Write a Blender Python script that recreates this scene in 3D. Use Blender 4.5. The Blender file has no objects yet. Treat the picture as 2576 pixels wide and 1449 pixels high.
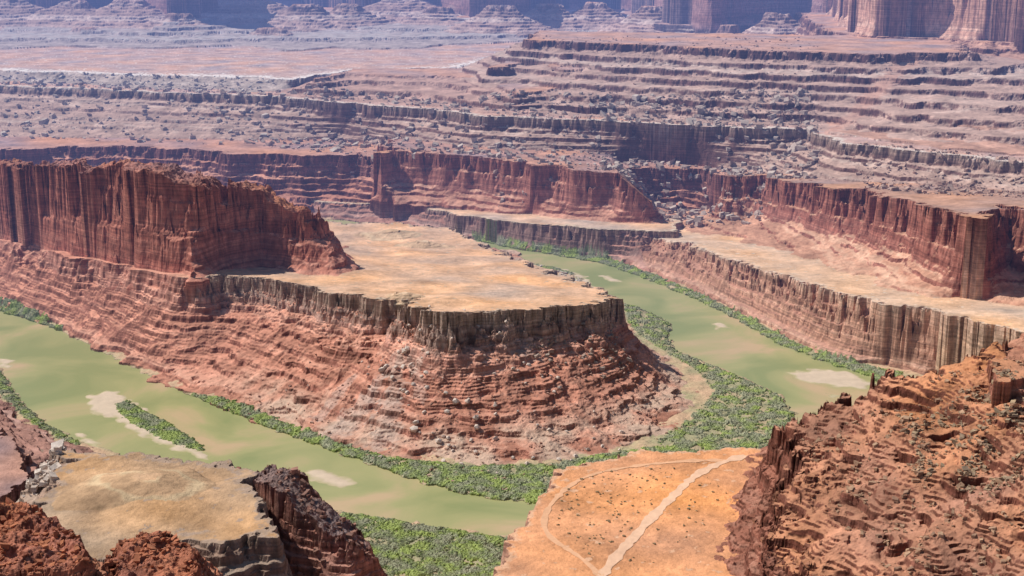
import bpy, numpy as np, math, time
from mathutils import Vector
T0=time.time()
rng=np.random.default_rng(7)
NC,NR=1700,2100
F=3539.;CX=1288.;CY=724.5;CAMZ=600.;PT=math.radians(14)
cp,sp=math.cos(PT),math.sin(PT)
# ---------------------------------------------------------------- survey helpers
def ray(u,v):
    dx=(u-CX)/F;dy=(CY-v)/F
    fy=cp+dy*sp;fz=-sp+dy*cp
    return dx/fy,-fz/fy
YS=np.linspace(450,11000,6000)
def P(u,v,z):
    a,s=ray(u,v)
    if not callable(z): y=(CAMZ-z)/s; return (a*y,y)
    g=CAMZ-s*YS-z(a*YS,YS)
    i=int(np.argmax(g<=0))
    if i==0: y=YS[-1]
    else: y=YS[i-1]+(YS[i]-YS[i-1])*g[i-1]/(g[i-1]-g[i])
    return (a*y,y)
def poly(pts,z):
    out=[]
    for p in pts:
        out.append((p[1],p[2]) if p[0]=='w' else P(p[0],p[1],z))
    return out
def K(c): return lambda x,y:np.zeros_like(x)+c
# ---------------------------------------------------------------- noise tiles
def mktile(beta,seed,n=1024,f0=16):
    r=np.random.default_rng(seed)
    fx=np.fft.fftfreq(n)*n
    f=np.sqrt(fx[:,None]**2+fx[None,:]**2)
    amp=np.where(f>=f0,1/np.maximum(f,1)**beta,0)
    amp*=np.exp(-(f/(n*.36))**4)
    s=np.fft.ifft2(np.fft.fft2(r.standard_normal((n,n)))*amp).real
    return (s/s.std()).astype(np.float32)
TA=mktile(2.0,1);TB=mktile(1.6,2);TC=mktile(2.6,3)
def smp(T,X,Y,L,rot=0.,off=0.):
    n=T.shape[0]
    c,s=math.cos(rot),math.sin(rot)
    k=64./L
    U=(X*c-Y*s)*k+off*137.3;V=(X*s+Y*c)*k+off*71.9
    fu=np.floor(U);fv=np.floor(V)
    U=(U-fu).astype(np.float32);V=(V-fv).astype(np.float32)
    i=fu.astype(np.int64)%n;j=fv.astype(np.int64)%n
    i1=(i+1)%n;j1=(j+1)%n
    return (T[i,j]*(1-U)+T[i1,j]*U)*(1-V)+(T[i,j1]*(1-U)+T[i1,j1]*U)*V
def sdf(pl,X,Y):
    d2=np.full(X.shape,1e12);ins=np.zeros(X.shape,bool)
    n=len(pl)
    for i in range(n):
        ax,ay=pl[i];bx,by=pl[(i+1)%n]
        ex,ey=bx-ax,by-ay
        wx=X-ax;wy=Y-ay
        t=np.clip((wx*ex+wy*ey)/(ex*ex+ey*ey+1e-9),0,1)
        d2=np.minimum(d2,(wx-ex*t)**2+(wy-ey*t)**2)
        if abs(ey)>1e-9:
            ins^=((ay>Y)!=(by>Y))&(X<ex*(Y-ay)/ey+ax)
    d=np.sqrt(d2)
    return np.where(ins,-d,d)
# ---------------------------------------------------------------- profiles (t: 0 rim .. 1 foot, height fraction)
PR_mesa=([0,.03,.055,.10,.125,.3,.5,.75,1],[1,.86,.83,.755,.70,.49,.285,.085,0])
PR_slope=([0,.2,.5,.8,1],[1,.72,.38,.12,0])
PR_cliff=([0,.16,.24,.40,.46,.62,1],[1,.74,.68,.40,.30,.18,0])
PR_sheer=([0,.12,.20,.36,.44,.62,.72,1],[1,.80,.76,.54,.50,.22,.14,0])
PR_wall=([0,.05,.12,.35,.42,.7,1],[1,.80,.74,.50,.36,.18,0])
PR_bwall=([0,.10,.16,.30,.36,.6,1],[1,.72,.66,.40,.30,.15,0])
PR_talus=([0,.06,.10,.5,1],[1,.80,.76,.36,0])
PR_lin=([0,.03,.1,.5,1],[1,.88,.83,.45,0])
PR_hump=([0,.15,.4,.7,1],[1,.92,.66,.30,0])
PR_cone=([0,.06,.12,.5,.8,1],[1,.93,.82,.42,.14,0])
# ---------------------------------------------------------------- colours
RED_T=(.47,.21,.14);RED_C=(.30,.112,.078);TAN=(.54,.35,.22)
PINK=(.47,.27,.20);HILL=(.42,.195,.115);HILLC=(.16,.058,.038)
zA=lambda x,y:np.maximum(125-.112*(y-1816)-.03*(x+97),45.)
zB=lambda x,y:np.maximum(90-.068*(y-1968),38.)
zC=lambda x,y:np.maximum(53-.063*(y-2700),28.)
z5=lambda x,y:200-.09*(y-2080)
z6=lambda x,y:np.interp(x,[150,215,246,275],[143,137,115,92])
zH=lambda x,y:np.maximum(195+.39*(x-231)+.13*(y-1150),120.)
zS=lambda x,y:130-.5*np.maximum(x+200,0)
zBT=lambda x,y:np.interp(x,[-1064,-900,-785,-707,-690,-640,-628,-560,-528,-515,-470,-455,-430,-394,-380,-341],[194,211,226,240,232,247,252,255,252,241,236,225,220,211,198,182])
FE=[]
def feat(name,cat,label,rim,zt,foot,zf,prof,A=10,B=6,L=26,terr=(),rough=1.,top=TAN,cliff=RED_C,talus=RED_T,topn=1.,edge=None,ctr=None,crag=0,prof2=None,sa=1.,cleft=None):
    zt_=zt if callable(zt) else K(zt);zf_=zf if callable(zf) else K(zf)
    FE.append(dict(name=name,cat=cat,label=label,rim=poly(rim,zt),zt=zt_,foot=poly(foot,zf),zf=zf_,prof=prof,A=A,B=B,L=L,terr=terr,rough=rough,top=top,cliff=cliff,talus=talus,topn=topn,edge=edge,ctr=ctr,crag=crag,prof2=prof2,sa=sa,cleft=cleft))
W='w'
FB=[(W,-3500,6350),(-400,30),(0,30),(150,36),(300,30),(440,52),(520,36),(600,14),(700,8),(800,18),(930,32),(1040,24),(1200,46),(1330,42),(1390,26),(1480,20),(1600,30),(1700,62),(1790,72),(1880,60),(2000,56),(2080,64),(2180,58),(W,3500,5600),(W,4500,11000),(W,-4500,11000)]
FBw=poly(FB,290)
feat('far_cliff','cliff','distant talus slopes below blue-shaded cliffs',
 FB,290,
 [(W,-3600,4900),(-400,144),(0,140),(200,134),(400,142),(560,136),(700,148),(850,142),(1000,146),(1150,130),(1300,122),(1500,108),(1700,122),(1800,128),(2100,120),(W,3000,4700),(W,4600,11100),(W,-4600,11100)],212,([0,.2,.5,.86,.9,1],[1,.70,.48,.28,.15,0]),
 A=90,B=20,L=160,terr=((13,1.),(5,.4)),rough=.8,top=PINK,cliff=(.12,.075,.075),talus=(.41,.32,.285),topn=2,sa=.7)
feat('far_cliff','cliff','tall vertical sandstone cliff wall in blue haze',
 [(W,x,y+110) for x,y in FBw],290,FB,285,([0,.3,.5,.7,1],[1,.6,.35,.14,0]),
 A=60,B=50,L=170,terr=((60,.5),),rough=2,top=PINK,cliff=(.34,.17,.14),talus=(.36,.22,.18))
FE[-1]['zt']=K(640.)
feat('plateau','plateau','pinkish desert plateau ending in a pale rim ledge',
 [(W,-3500,4100),(-400,205),(0,215),(200,222),(400,232),(700,243),(900,262),(1060,272),(1200,290),(1350,298),(1500,303),(1700,315),(1900,322),(2040,325),(2075,345),(2135,362),(2300,378),(2430,392),(2576,410),(2800,432),(W,2600,2300),(W,4800,11000),(W,-4800,11000)],205,
 [(W,-3500,3500),(-400,335),(0,346),(300,350),(600,354),(860,350),(960,372),(1100,396),(1250,408),(1450,412),(1600,408),(1700,408),(1850,432),(2000,490),(2300,560),(2576,640),(W,2600,1900),(W,4900,11100),(W,-4900,11100)],120,([0,.05,.10,.35,.38,.58,.63,1],[1,.76,.72,.52,.46,.33,.22,0]),
 A=12,B=7,L=40,terr=((14,.4),(4.5,.3)),rough=.8,top=(.50,.30,.235),cliff=(.15,.075,.063),talus=(.43,.28,.22),topn=1,edge=(20,(.64,.54,.46)),sa=.5)
feat('plateau','plateau','upper desert flat with pale rim and rubble slope',
 [(W,-3500,4300),(-400,172),(0,176),(150,181),(330,188),(560,191),(730,199),(770,196),(800,188),(900,176),(1150,170),(W,200,5200),(W,200,6000),(W,-3500,6500)],228,
 [(W,-3600,4200),(-400,200),(0,205),(200,212),(400,222),(640,232),(740,226),(820,198),(W,300,5200),(W,300,6200),(W,-3600,6600)],205,PR_cliff,
 A=16,B=9,L=50,rough=1,top=(.50,.32,.26),cliff=(.22,.15,.13),talus=(.44,.34,.29),topn=1,edge=(50,(.76,.68,.62)))
feat('canyon_wall','canyon wall','layered maroon canyon wall with ledges in shade',
 [(W,-3500,3200),(-400,365),(0,376),(150,370),(350,368),(600,386),(800,392),(905,386),(W,-350,3200),(W,-300,3130),(W,0,3050),(W,170,2960),(1640,420),(1740,424),(1850,445),(1950,470),(2000,500),(2300,580),(W,2600,1800),(W,3500,5000),(W,-3600,5000)],120,
 [(W,-3500,2900),(-400,470),(0,490),(400,505),(700,512),(790,520),(W,-430,3090),(W,-370,3060),(W,0,2920),(W,150,2880),(1600,548),(1700,552),(1800,552),(2000,610),(2300,680),(W,2600,1600),(W,3600,5100),(W,-3700,5100)],25,([0,.07,.16,.22,.34,.40,.6,1],[1,.84,.76,.60,.50,.38,.18,0]),
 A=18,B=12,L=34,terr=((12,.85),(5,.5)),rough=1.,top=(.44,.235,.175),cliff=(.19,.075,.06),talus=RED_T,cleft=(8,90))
feat('stepped_mesa','mesa','broad stepped mesa with dark ledges and talus',
 [(1320,99),(1500,107),(1700,116),(1900,126),(2180,136),(W,1100,3450),(W,1200,4000),(W,90,4250)],330,
 [(1050,215),(1150,268),(1300,288),(1500,297),(1700,308),(1900,315),(2040,319),(2100,340),(2300,365),(2576,392),(2800,415),(W,2300,2500),(W,2600,4600),(W,-100,4700)],205,PR_lin,
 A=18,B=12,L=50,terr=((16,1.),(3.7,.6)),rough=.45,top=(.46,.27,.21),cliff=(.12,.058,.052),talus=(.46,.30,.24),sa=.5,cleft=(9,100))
feat('stepped_mesa','mesa','low ledgy ridge with crumbling rim',
 [(800,198),(870,184),(1000,190),(1150,190),(1210,196),(1300,235),(W,250,3600),(W,100,4000),(W,-440,3980)],243,
 [(690,239),(760,245),(900,256),(1060,266),(1180,280),(1300,290),(W,350,3400),(W,300,4300),(W,-560,4200)],205,PR_lin,
 A=10,B=8,L=45,terr=((13,1.),(4,.3)),rough=.4,top=(.46,.27,.21),cliff=(.13,.062,.053),talus=(.46,.28,.22),sa=.5)
feat('stepped_mesa','mesa','mid-level shoulder of stepped mesa',
 [(1215,174),(1290,150),(1340,150),(1420,175),(W,300,3700),(W,150,4000)],278,
 [(1100,200),(1150,215),(1250,240),(1400,262),(1500,270),(W,450,3500),(W,400,4200),(W,-50,4200)],225,PR_lin,
 A=12,B=8,L=45,terr=((17,1.),(4.4,.3)),rough=.4,top=(.46,.27,.21),cliff=(.13,.062,.053),talus=(.45,.29,.23),sa=.5)
HB=[(2150,84),(2200,92),(2350,95),(2576,110),(2800,124),(W,2600,3300),(W,3000,5200),(W,1150,5200)]
HT=[(2100,82)]+HB[1:7]+[(W,1050,5200)]
feat('talus_slope','slope','pink talus slope below the high cliff',
 HT,335,
 [(2000,200),(2050,300),(2100,330),(2300,362),(2576,392),(2800,415),(W,2300,2500),(W,3100,5300),(W,900,5300)],208,([0,.1,.35,.7,1],[1,.84,.52,.2,0]),
 A=22,B=10,L=60,terr=((19,.8),(5.6,.3)),rough=1.4,top=PINK,cliff=(.16,.07,.057),talus=(.49,.275,.20),sa=.8)
HBw=poly(HB,335)
feat('high_cliff','cliff','towering fluted orange sandstone cliff',
 [(W,x+ (30 if i in(0,7) else 0),y+50) for i,(x,y) in enumerate(HBw)],335,
 HB,333,PR_sheer,
 A=34,B=40,L=60,rough=1,top=PINK,cliff=(.54,.29,.205),talus=(.46,.26,.19))
FE[-1]['zt']=K(560.)
for (u,v,z,r,h) in ((600,58,250,600,145),(760,68,250,380,90),(1015,54,250,500,124),(1110,68,246,340,80),(1640,80,250,300,96),(1500,62,258,280,90),(1835,114,235,130,70),(1955,114,236,290,112),(330,66,252,500,112),(180,62,256,420,96),(20,60,256,500,112),(880,66,250,340,90),(2060,112,240,120,40),(1260,76,248,340,96),(1380,66,252,300,90),(450,84,240,340,76),(690,100,228,300,44),(220,96,228,320,40)):
    x,y=P(u,v,z)
    feat('talus_cone','hill','pale pink talus cone with layered flanks',
     [(W,x-30,y-8),(W,x+30,y-10),(W,x+32,y+12),(W,x-28,y+10)],z+h,
     [(W,x+r*(1+.2*math.sin(3*q+u))*math.cos(q),y+r*(1+.2*math.sin(3*q+u))*math.sin(q)) for q in np.linspace(0,2*math.pi,11)[:-1]],z-35,PR_cone,
     A=16,B=10,L=50,terr=((11,.7),),rough=1.5,top=(.46,.27,.21),cliff=(.2,.11,.095),talus=(.48,.31,.25))
feat('river_bench','bench','low tan bench with short grey cliff above river',
 [(W,-460,3110),(885,512),(960,512),(1050,518),(1150,540),(1250,553),(1400,567),(1530,577),(1700,582),(W,420,3300),(W,-480,3300)],zC,
 [(W,-520,3060),(870,552),(1000,565),(1100,583),(1200,601),(1300,622),(1400,638),(1530,652),(1640,690),(W,520,3400),(W,-560,3400)],3,PR_sheer,
 A=6,B=6,L=24,terr=((9,.6),),rough=.6,top=(.55,.36,.25),cliff=(.30,.18,.145),talus=(.40,.2,.15),edge=(8,(.55,.45,.33)))
feat('cliff_mesa','mesa','long maroon cliff mesa with red talus apron',
 [(956,392),(952,380),(985,374),(1120,388),(1250,400),(1400,419),(1500,431),(1560,442),(W,232,2755),(W,250,2752),(W,274,2742),(W,280,2768),(W,240,2800),(1620,405),(1480,370),(1250,350),(1000,345)],z6,
 [(890,470),(960,510),(1150,522),(1300,540),(1450,562),(1600,578),(1688,586),(1715,540),(1680,470),(1690,410),(1480,362),(1250,340),(900,340)],42,([0,.12,.20,.34,.42,.62,1],[1,.74,.68,.38,.30,.16,0]),
 A=18,B=12,L=32,terr=((12,.4),),rough=1.,top=(.42,.23,.175),cliff=(.29,.11,.077),talus=(.50,.25,.17),cleft=(9,80))
feat('river_bench','bench','long tan bench above fluted red river cliff',
 [(1530,583),(1620,592),(1720,612),(1830,650),(1900,673),(2000,700),(2100,733),(2200,757),(2350,780),(2450,808),(2576,835),(2800,880),(W,1700,1200),(W,1900,3300),(W,330,3200),(1600,560)],zB,
 [(1528,655),(1640,693),(1750,738),(1850,788),(1960,845),(2060,890),(2150,914),(2300,935),(2500,970),(2800,1040),(W,1800,1000),(W,2000,3400),(W,250,3300),(W,200,2800)],3,PR_sheer,
 A=9,B=10,L=26,terr=((11,.6),(4,.4)),rough=1.2,top=(.57,.375,.25),cliff=(.47,.25,.17),talus=(.40,.2,.14),edge=(7,(.58,.46,.36)),cleft=(6,60))
feat('cliff_mesa','mesa','high red cliff mesa with deep shadowed alcove',
 [(1838,444),(1920,443),(2050,463),(2170,480),(2300,508),(2432,541),(2470,548),(2520,518),(2580,528),(2800,590),(W,1900,1700),(W,1900,3300),(W,560,3200)],z5,
 [(1700,575),(1760,590),(1850,602),(2000,642),(2150,692),(2250,727),(2340,750),(2420,752),(2576,770),(2800,810),(W,2000,1500),(W,2000,3400),(W,460,3200)],zB,([0,.05,.08,.13,.18,.26,.32,.55,1],[1,.80,.77,.58,.54,.33,.26,.12,0]),
 A=18,B=14,L=34,terr=((13,.35),),rough=1.1,top=(.42,.24,.17),cliff=(.27,.10,.07),talus=(.47,.245,.16),topn=2,cleft=(10,90))
feat('gooseneck_mesa','mesa','flat-topped tan mesa with banded red slopes inside river bend',
 [(W,-1500,2880),(W,-1064,2590),(0,600),(120,628),(200,646),(270,658),(400,686),(470,698),(520,700),(550,692),(600,696),(700,709),(850,735),(930,750),(990,752),(1040,760),(1070,780),(1120,790),(1180,788),(1260,780),(1330,776),(1420,774),(1490,764),(1530,752),(1545,742),(1500,722),(1400,686),(1345,668),(1290,650),(1272,640),(1235,620),(1190,600),(1130,572),(1000,560),(870,560),(W,-500,2820),(W,-1300,2960),(W,-1500,3050)],zA,
 [(W,-1500,2420),(-200,725),(0,775),(150,825),(300,900),(430,965),(520,1003),(620,1045),(720,1080),(850,1125),(1000,1155),(1200,1168),(1400,1163),(1560,1135),(1680,1088),(1735,1030),(1750,985),(1715,935),(W,215,2010),(W,160,2200),(W,110,2400),(W,60,2540),(W,10,2680),(W,-80,2790),(W,-200,2860),(W,-400,2900),(W,-700,3000),(W,-1600,3160)],3,PR_mesa,prof2=PR_slope,
 A=14,B=8,L=26,terr=((11,.42),(3.3,.42)),rough=1.2,top=(.585,.355,.225),cliff=(.32,.19,.145),talus=(.52,.235,.158),topn=2.2,edge=(7,(.42,.33,.25)),ctr=(-80,2050,330),cleft=(6,48))
for (x,y,r,h) in ((-165,2520,60,12),(-230,2640,80,10),(-150,1870,34,7)):
    zz=float(zA(np.array(float(x)),np.array(float(y))))
    feat('gooseneck_mesa','hill','low tan knoll on mesa flat',
     [(W,x-8,y-6),(W,x+8,y-6),(W,x+8,y+6),(W,x-8,y+6)],zz+h,
     [(W,x+r*1.3*math.cos(q),y+r*.8*math.sin(q)) for q in np.linspace(0,2*math.pi,9)[:-1]],zz-4,PR_hump,A=5,B=3,L=24,rough=.5,top=(.56,.38,.24),cliff=(.4,.28,.19),talus=(.54,.36,.23),terr=((3,.4),))
feat('butte','butte','massive dark red fluted sandstone butte with ragged top',
 [(W,-1500,2860),(W,-1064,2597),(W,-900,2455),(W,-785,2348),(W,-707,2270),(W,-640,2205),(W,-570,2135),(W,-520,2108),(W,-470,2118),(W,-430,2160),(W,-394,2185),(W,-341,2178),(W,-318,2210),(W,-390,2232),(W,-480,2200),(W,-560,2190),(W,-640,2248),(W,-707,2315),(W,-785,2390),(W,-900,2500),(W,-1064,2640),(W,-1500,2910)],zBT,
 [(W,-1500,2835),(W,-1064,2570),(0,606),(120,632),(200,650),(270,662),(400,690),(480,706),(530,698),(590,682),(660,676),(750,690),(850,698),(905,692),(895,660),(870,625),(W,-310,2330),(W,-430,2330),(W,-560,2290),(W,-785,2480),(W,-1064,2730),(W,-1500,3000)],lambda x,y:zA(x,y)-3,([0,.10,.26,.42,.58,.76,.90,1],[1,.84,.80,.54,.48,.16,.07,0]),
 A=18,B=12,L=38,terr=((14,.4),),rough=1.8,top=(.38,.17,.12),cliff=(.34,.12,.082),talus=(.46,.19,.13),topn=3.5,crag=1.5,cleft=(17,70))
FE[-1]['zf']=lambda x,y:zA(x,y)-3-26*np.clip((-470-x)/40,0,1)
feat('butte','butte','knobbly red rock nose stepping down to the mesa',
 [(W,-345,2178),(W,-318,2188),(W,-292,2196),(W,-288,2212),(W,-320,2232),(W,-380,2235)],lambda x,y:np.interp(x,[-341,-322,-300,-285],[174,158,144,128]),
 [(640,668),(740,692),(830,700),(908,694),(895,655),(W,-235,2300),(W,-320,2340),(W,-430,2290)],lambda x,y:zA(x,y)-3,([0,.2,.3,.5,.62,.8,1],[1,.72,.66,.40,.34,.12,0]),
 A=4,B=6,L=22,terr=((14,.6),),rough=1.5,top=(.38,.17,.12),cliff=(.33,.12,.08),talus=(.46,.19,.13),topn=4)
feat('near_bench','bench','orange desert bench with dirt tracks and scrub',
 [(1240,1449),(1262,1420),(1290,1370),(1302,1330),(1350,1270),(1362,1240),(1400,1190),(1480,1160),(1600,1140),(1750,1138),(1880,1128),(2050,1120),(2400,1110),(W,800,1150),(W,900,500),(W,-80,500),(W,-70,850)],130,
 [(W,-50,990),(W,-42,1030),(W,-38,1070),(W,-28,1130),(W,-10,1190),(W,20,1255),(W,60,1290),(W,140,1300),(W,260,1310),(W,420,1300),(W,850,1280),(W,1000,450),(W,-130,450),(W,-120,800)],3,PR_sheer,
 A=5,B=3,L=22,rough=1,top=(.64,.29,.135),cliff=(.42,.22,.15),talus=(.42,.2,.13),topn=1.2,edge=(5,(.62,.36,.22)))
feat('rocky_hill','hill','craggy reddish-brown hillside strewn with boulders and ledges',
 [(1975,1066),(2030,1046),(2090,1018),(2150,990),(2210,962),(2300,942),(2400,908),(2480,886),(2576,894),(2800,860),(W,900,1150),(W,900,400),(W,170,400),(2000,1460),(1955,1380),(1965,1290),(2000,1200),(2020,1120)],zH,
 [(1880,1130),(2000,1112),(W,330,1262),(W,470,1275),(W,640,1270),(W,950,1280),(W,1000,350),(W,90,350),(1780,1460),(1795,1350),(1822,1280),(1860,1190)],128,([0,.05,.18,.23,.42,.48,.70,.77,.93,1],[1,.80,.73,.53,.46,.26,.20,.06,.03,0]),
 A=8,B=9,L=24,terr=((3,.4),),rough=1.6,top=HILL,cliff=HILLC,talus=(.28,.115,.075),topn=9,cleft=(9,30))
feat('rocky_hill','rock outcrop','blocky layered rock outcrop on hillside',
 [(2500,905),(2540,898),(2600,900),(2700,895),(W,520,1080),(W,425,1060),(2510,955)],264,
 [(2455,925),(2500,888),(W,470,1180),(W,560,1150),(W,560,1010),(W,405,1000),(W,380,1060)],lambda x,y:zH(x,y)-8,([0,.10,.3,.40,.62,.7,1],[1,.76,.72,.46,.42,.2,0]),
 A=4,B=6,L=20,terr=((5,.6),),rough=1,top=(.42,.2,.12),cliff=(.26,.105,.07),talus=(.42,.19,.12),topn=2,cleft=(4,22))
feat('left_bank','slope','maroon rocky bank sloping to the river',
 [(W,-1400,1700),(-200,985),(-30,1060),(40,1120),(70,1190),(0,1260),(W,-900,1250)],48,
 [(W,-1500,1850),(-200,905),(0,952),(50,1020),(110,1070),(200,1118),(280,1150),(330,1200),(200,1300),(W,-900,1100)],2,PR_talus,
 A=8,B=6,L=30,terr=((9,.6),(4,.5)),rough=1.3,top=(.36,.20,.155),cliff=(.24,.11,.09),talus=(.38,.20,.155),topn=3)
feat('near_mesa','mesa','smooth tan dome-topped mesa with grey ledges',
 [(90,1290),(120,1220),(140,1165),(165,1140),(240,1130),(330,1135),(450,1150),(540,1163),(620,1178),(650,1188),(622,1212),(640,1270),(680,1318),(720,1348),(700,1362),(640,1352),(560,1364),(500,1345),(400,1370),(200,1420),(60,1440),(40,1380)],130,
 [(W,-500,1020),(40,1300),(60,1180),(100,1125),(W,-430,1330),(W,-330,1300),(W,-240,1280),(W,-190,1240),(W,-195,1150),(W,-150,1020),(W,-160,960),(W,-420,880),(W,-600,880)],20,([0,.03,.10,.13,.24,.28,.5,1],[1,.96,.94,.88,.85,.76,.6,0]),
 A=10,B=9,L=34,terr=((4.5,.9),),rough=1.4,top=(.42,.265,.155),cliff=(.20,.13,.10),talus=(.34,.225,.165),topn=2.5,edge=(10,(.33,.235,.175)))
feat('near_mesa','mesa','low tan dome on mesa top',
 [(W,-330,1150),(W,-310,1150),(W,-305,1170),(W,-335,1172)],139,
 [(W,-395,1110),(W,-330,1085),(W,-265,1110),(W,-255,1170),(W,-300,1215),(W,-380,1200)],128,PR_hump,
 A=6,B=2,L=30,rough=.3,top=(.46,.285,.165),cliff=(.3,.2,.15),talus=(.43,.27,.155),topn=1)
feat('rocky_spur','rock spur','jagged dark rock spur dropping to the river flat',
 [(640,1192),(700,1177),(752,1180),(792,1240),(850,1283),(905,1330),(945,1385),(900,1380),(840,1330),(760,1280),(700,1230)],zS,
 [(600,1175),(W,-260,1240),(W,-180,1255),(W,-130,1230),(W,-95,1180),(W,-80,1110),(W,-95,1040),(W,-150,1040),(W,-215,1100),(W,-235,1160)],20,([0,.05,.09,.16,.2,.35,.40,.6,1],[1,.93,.92,.80,.78,.62,.58,.36,0]),
 A=6,B=8,L=26,terr=((7,.85),(3,.6)),rough=1.6,top=(.25,.155,.125),cliff=(.22,.095,.07),talus=(.32,.145,.105),topn=3,crag=1.6,cleft=(4,26))
feat('red_outcrop','rock outcrop','rounded red rock outcrop with piled boulders',
 [(W,-440,905),(-20,1268),(40,1262),(100,1275),(170,1330),(215,1400),(W,-270,840),(W,-440,820)],205,
 [(W,-520,960),(W,-420,985),(W,-330,975),(W,-275,930),(W,-235,880),(W,-220,790),(W,-540,780)],100,PR_hump,
 A=5,B=6,L=28,terr=((6,.9),(2.2,.6)),rough=1.8,top=(.37,.14,.08),cliff=(.22,.072,.043),talus=(.36,.145,.082),topn=2.5,crag=1.8,cleft=(5,26))
feat('red_outcrop','rock outcrop','low knobbly red boulder outcrop',
 [(285,1385),(350,1345),(410,1338),(455,1362),(485,1400),(W,-215,880),(W,-270,880)],168,
 [(230,1390),(W,-280,1015),(W,-220,1010),(W,-190,975),(W,-180,880),(W,-300,860)],105,PR_hump,
 A=4,B=6,L=24,terr=((5,.9),(2.,.6)),rough=1.8,top=(.39,.15,.085),cliff=(.23,.077,.047),talus=(.38,.15,.085),topn=2.5,crag=1.8,cleft=(5,22))
# ---------------------------------------------------------------- river
RIV=[(-500,650),(-300,700),(0,783),(150,832),(300,907),(430,972),(520,1012),(700,1085),(850,1140),(1000,1195),(1150,1240),(1345,1270),(1500,1290),(1700,1270),(1880,1190),(1980,1110),(2003,1045),(1965,995),(1870,950),(1760,905),(1705,882),(1682,848),(1692,818),(1640,790),(1560,757),(1500,728),(1450,692),(1340,664),(1250,629),(1190,608),
 (W,-120,2820),(W,-330,2960),(W,-900,3050),(W,-900,3100),(W,-330,3010),(W,-100,2870),
 (1190,602),(1250,618),(1400,643),(1520,664),(1640,708),(1750,753),(1850,802),(1960,866),(2060,906),(2150,935),(2215,960),(2230,990),(2190,1080),(2080,1200),(1950,1310),(1750,1385),(1500,1410),(1290,1353),(1100,1325),(1000,1308),(870,1290),(700,1255),(500,1210),(270,1134),(200,1110),(110,1062),(50,1002),(0,927),(-300,830),(-500,780)]
RIVP=poly(RIV,0.)
FLN=('butte','rocky_hill')
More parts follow.
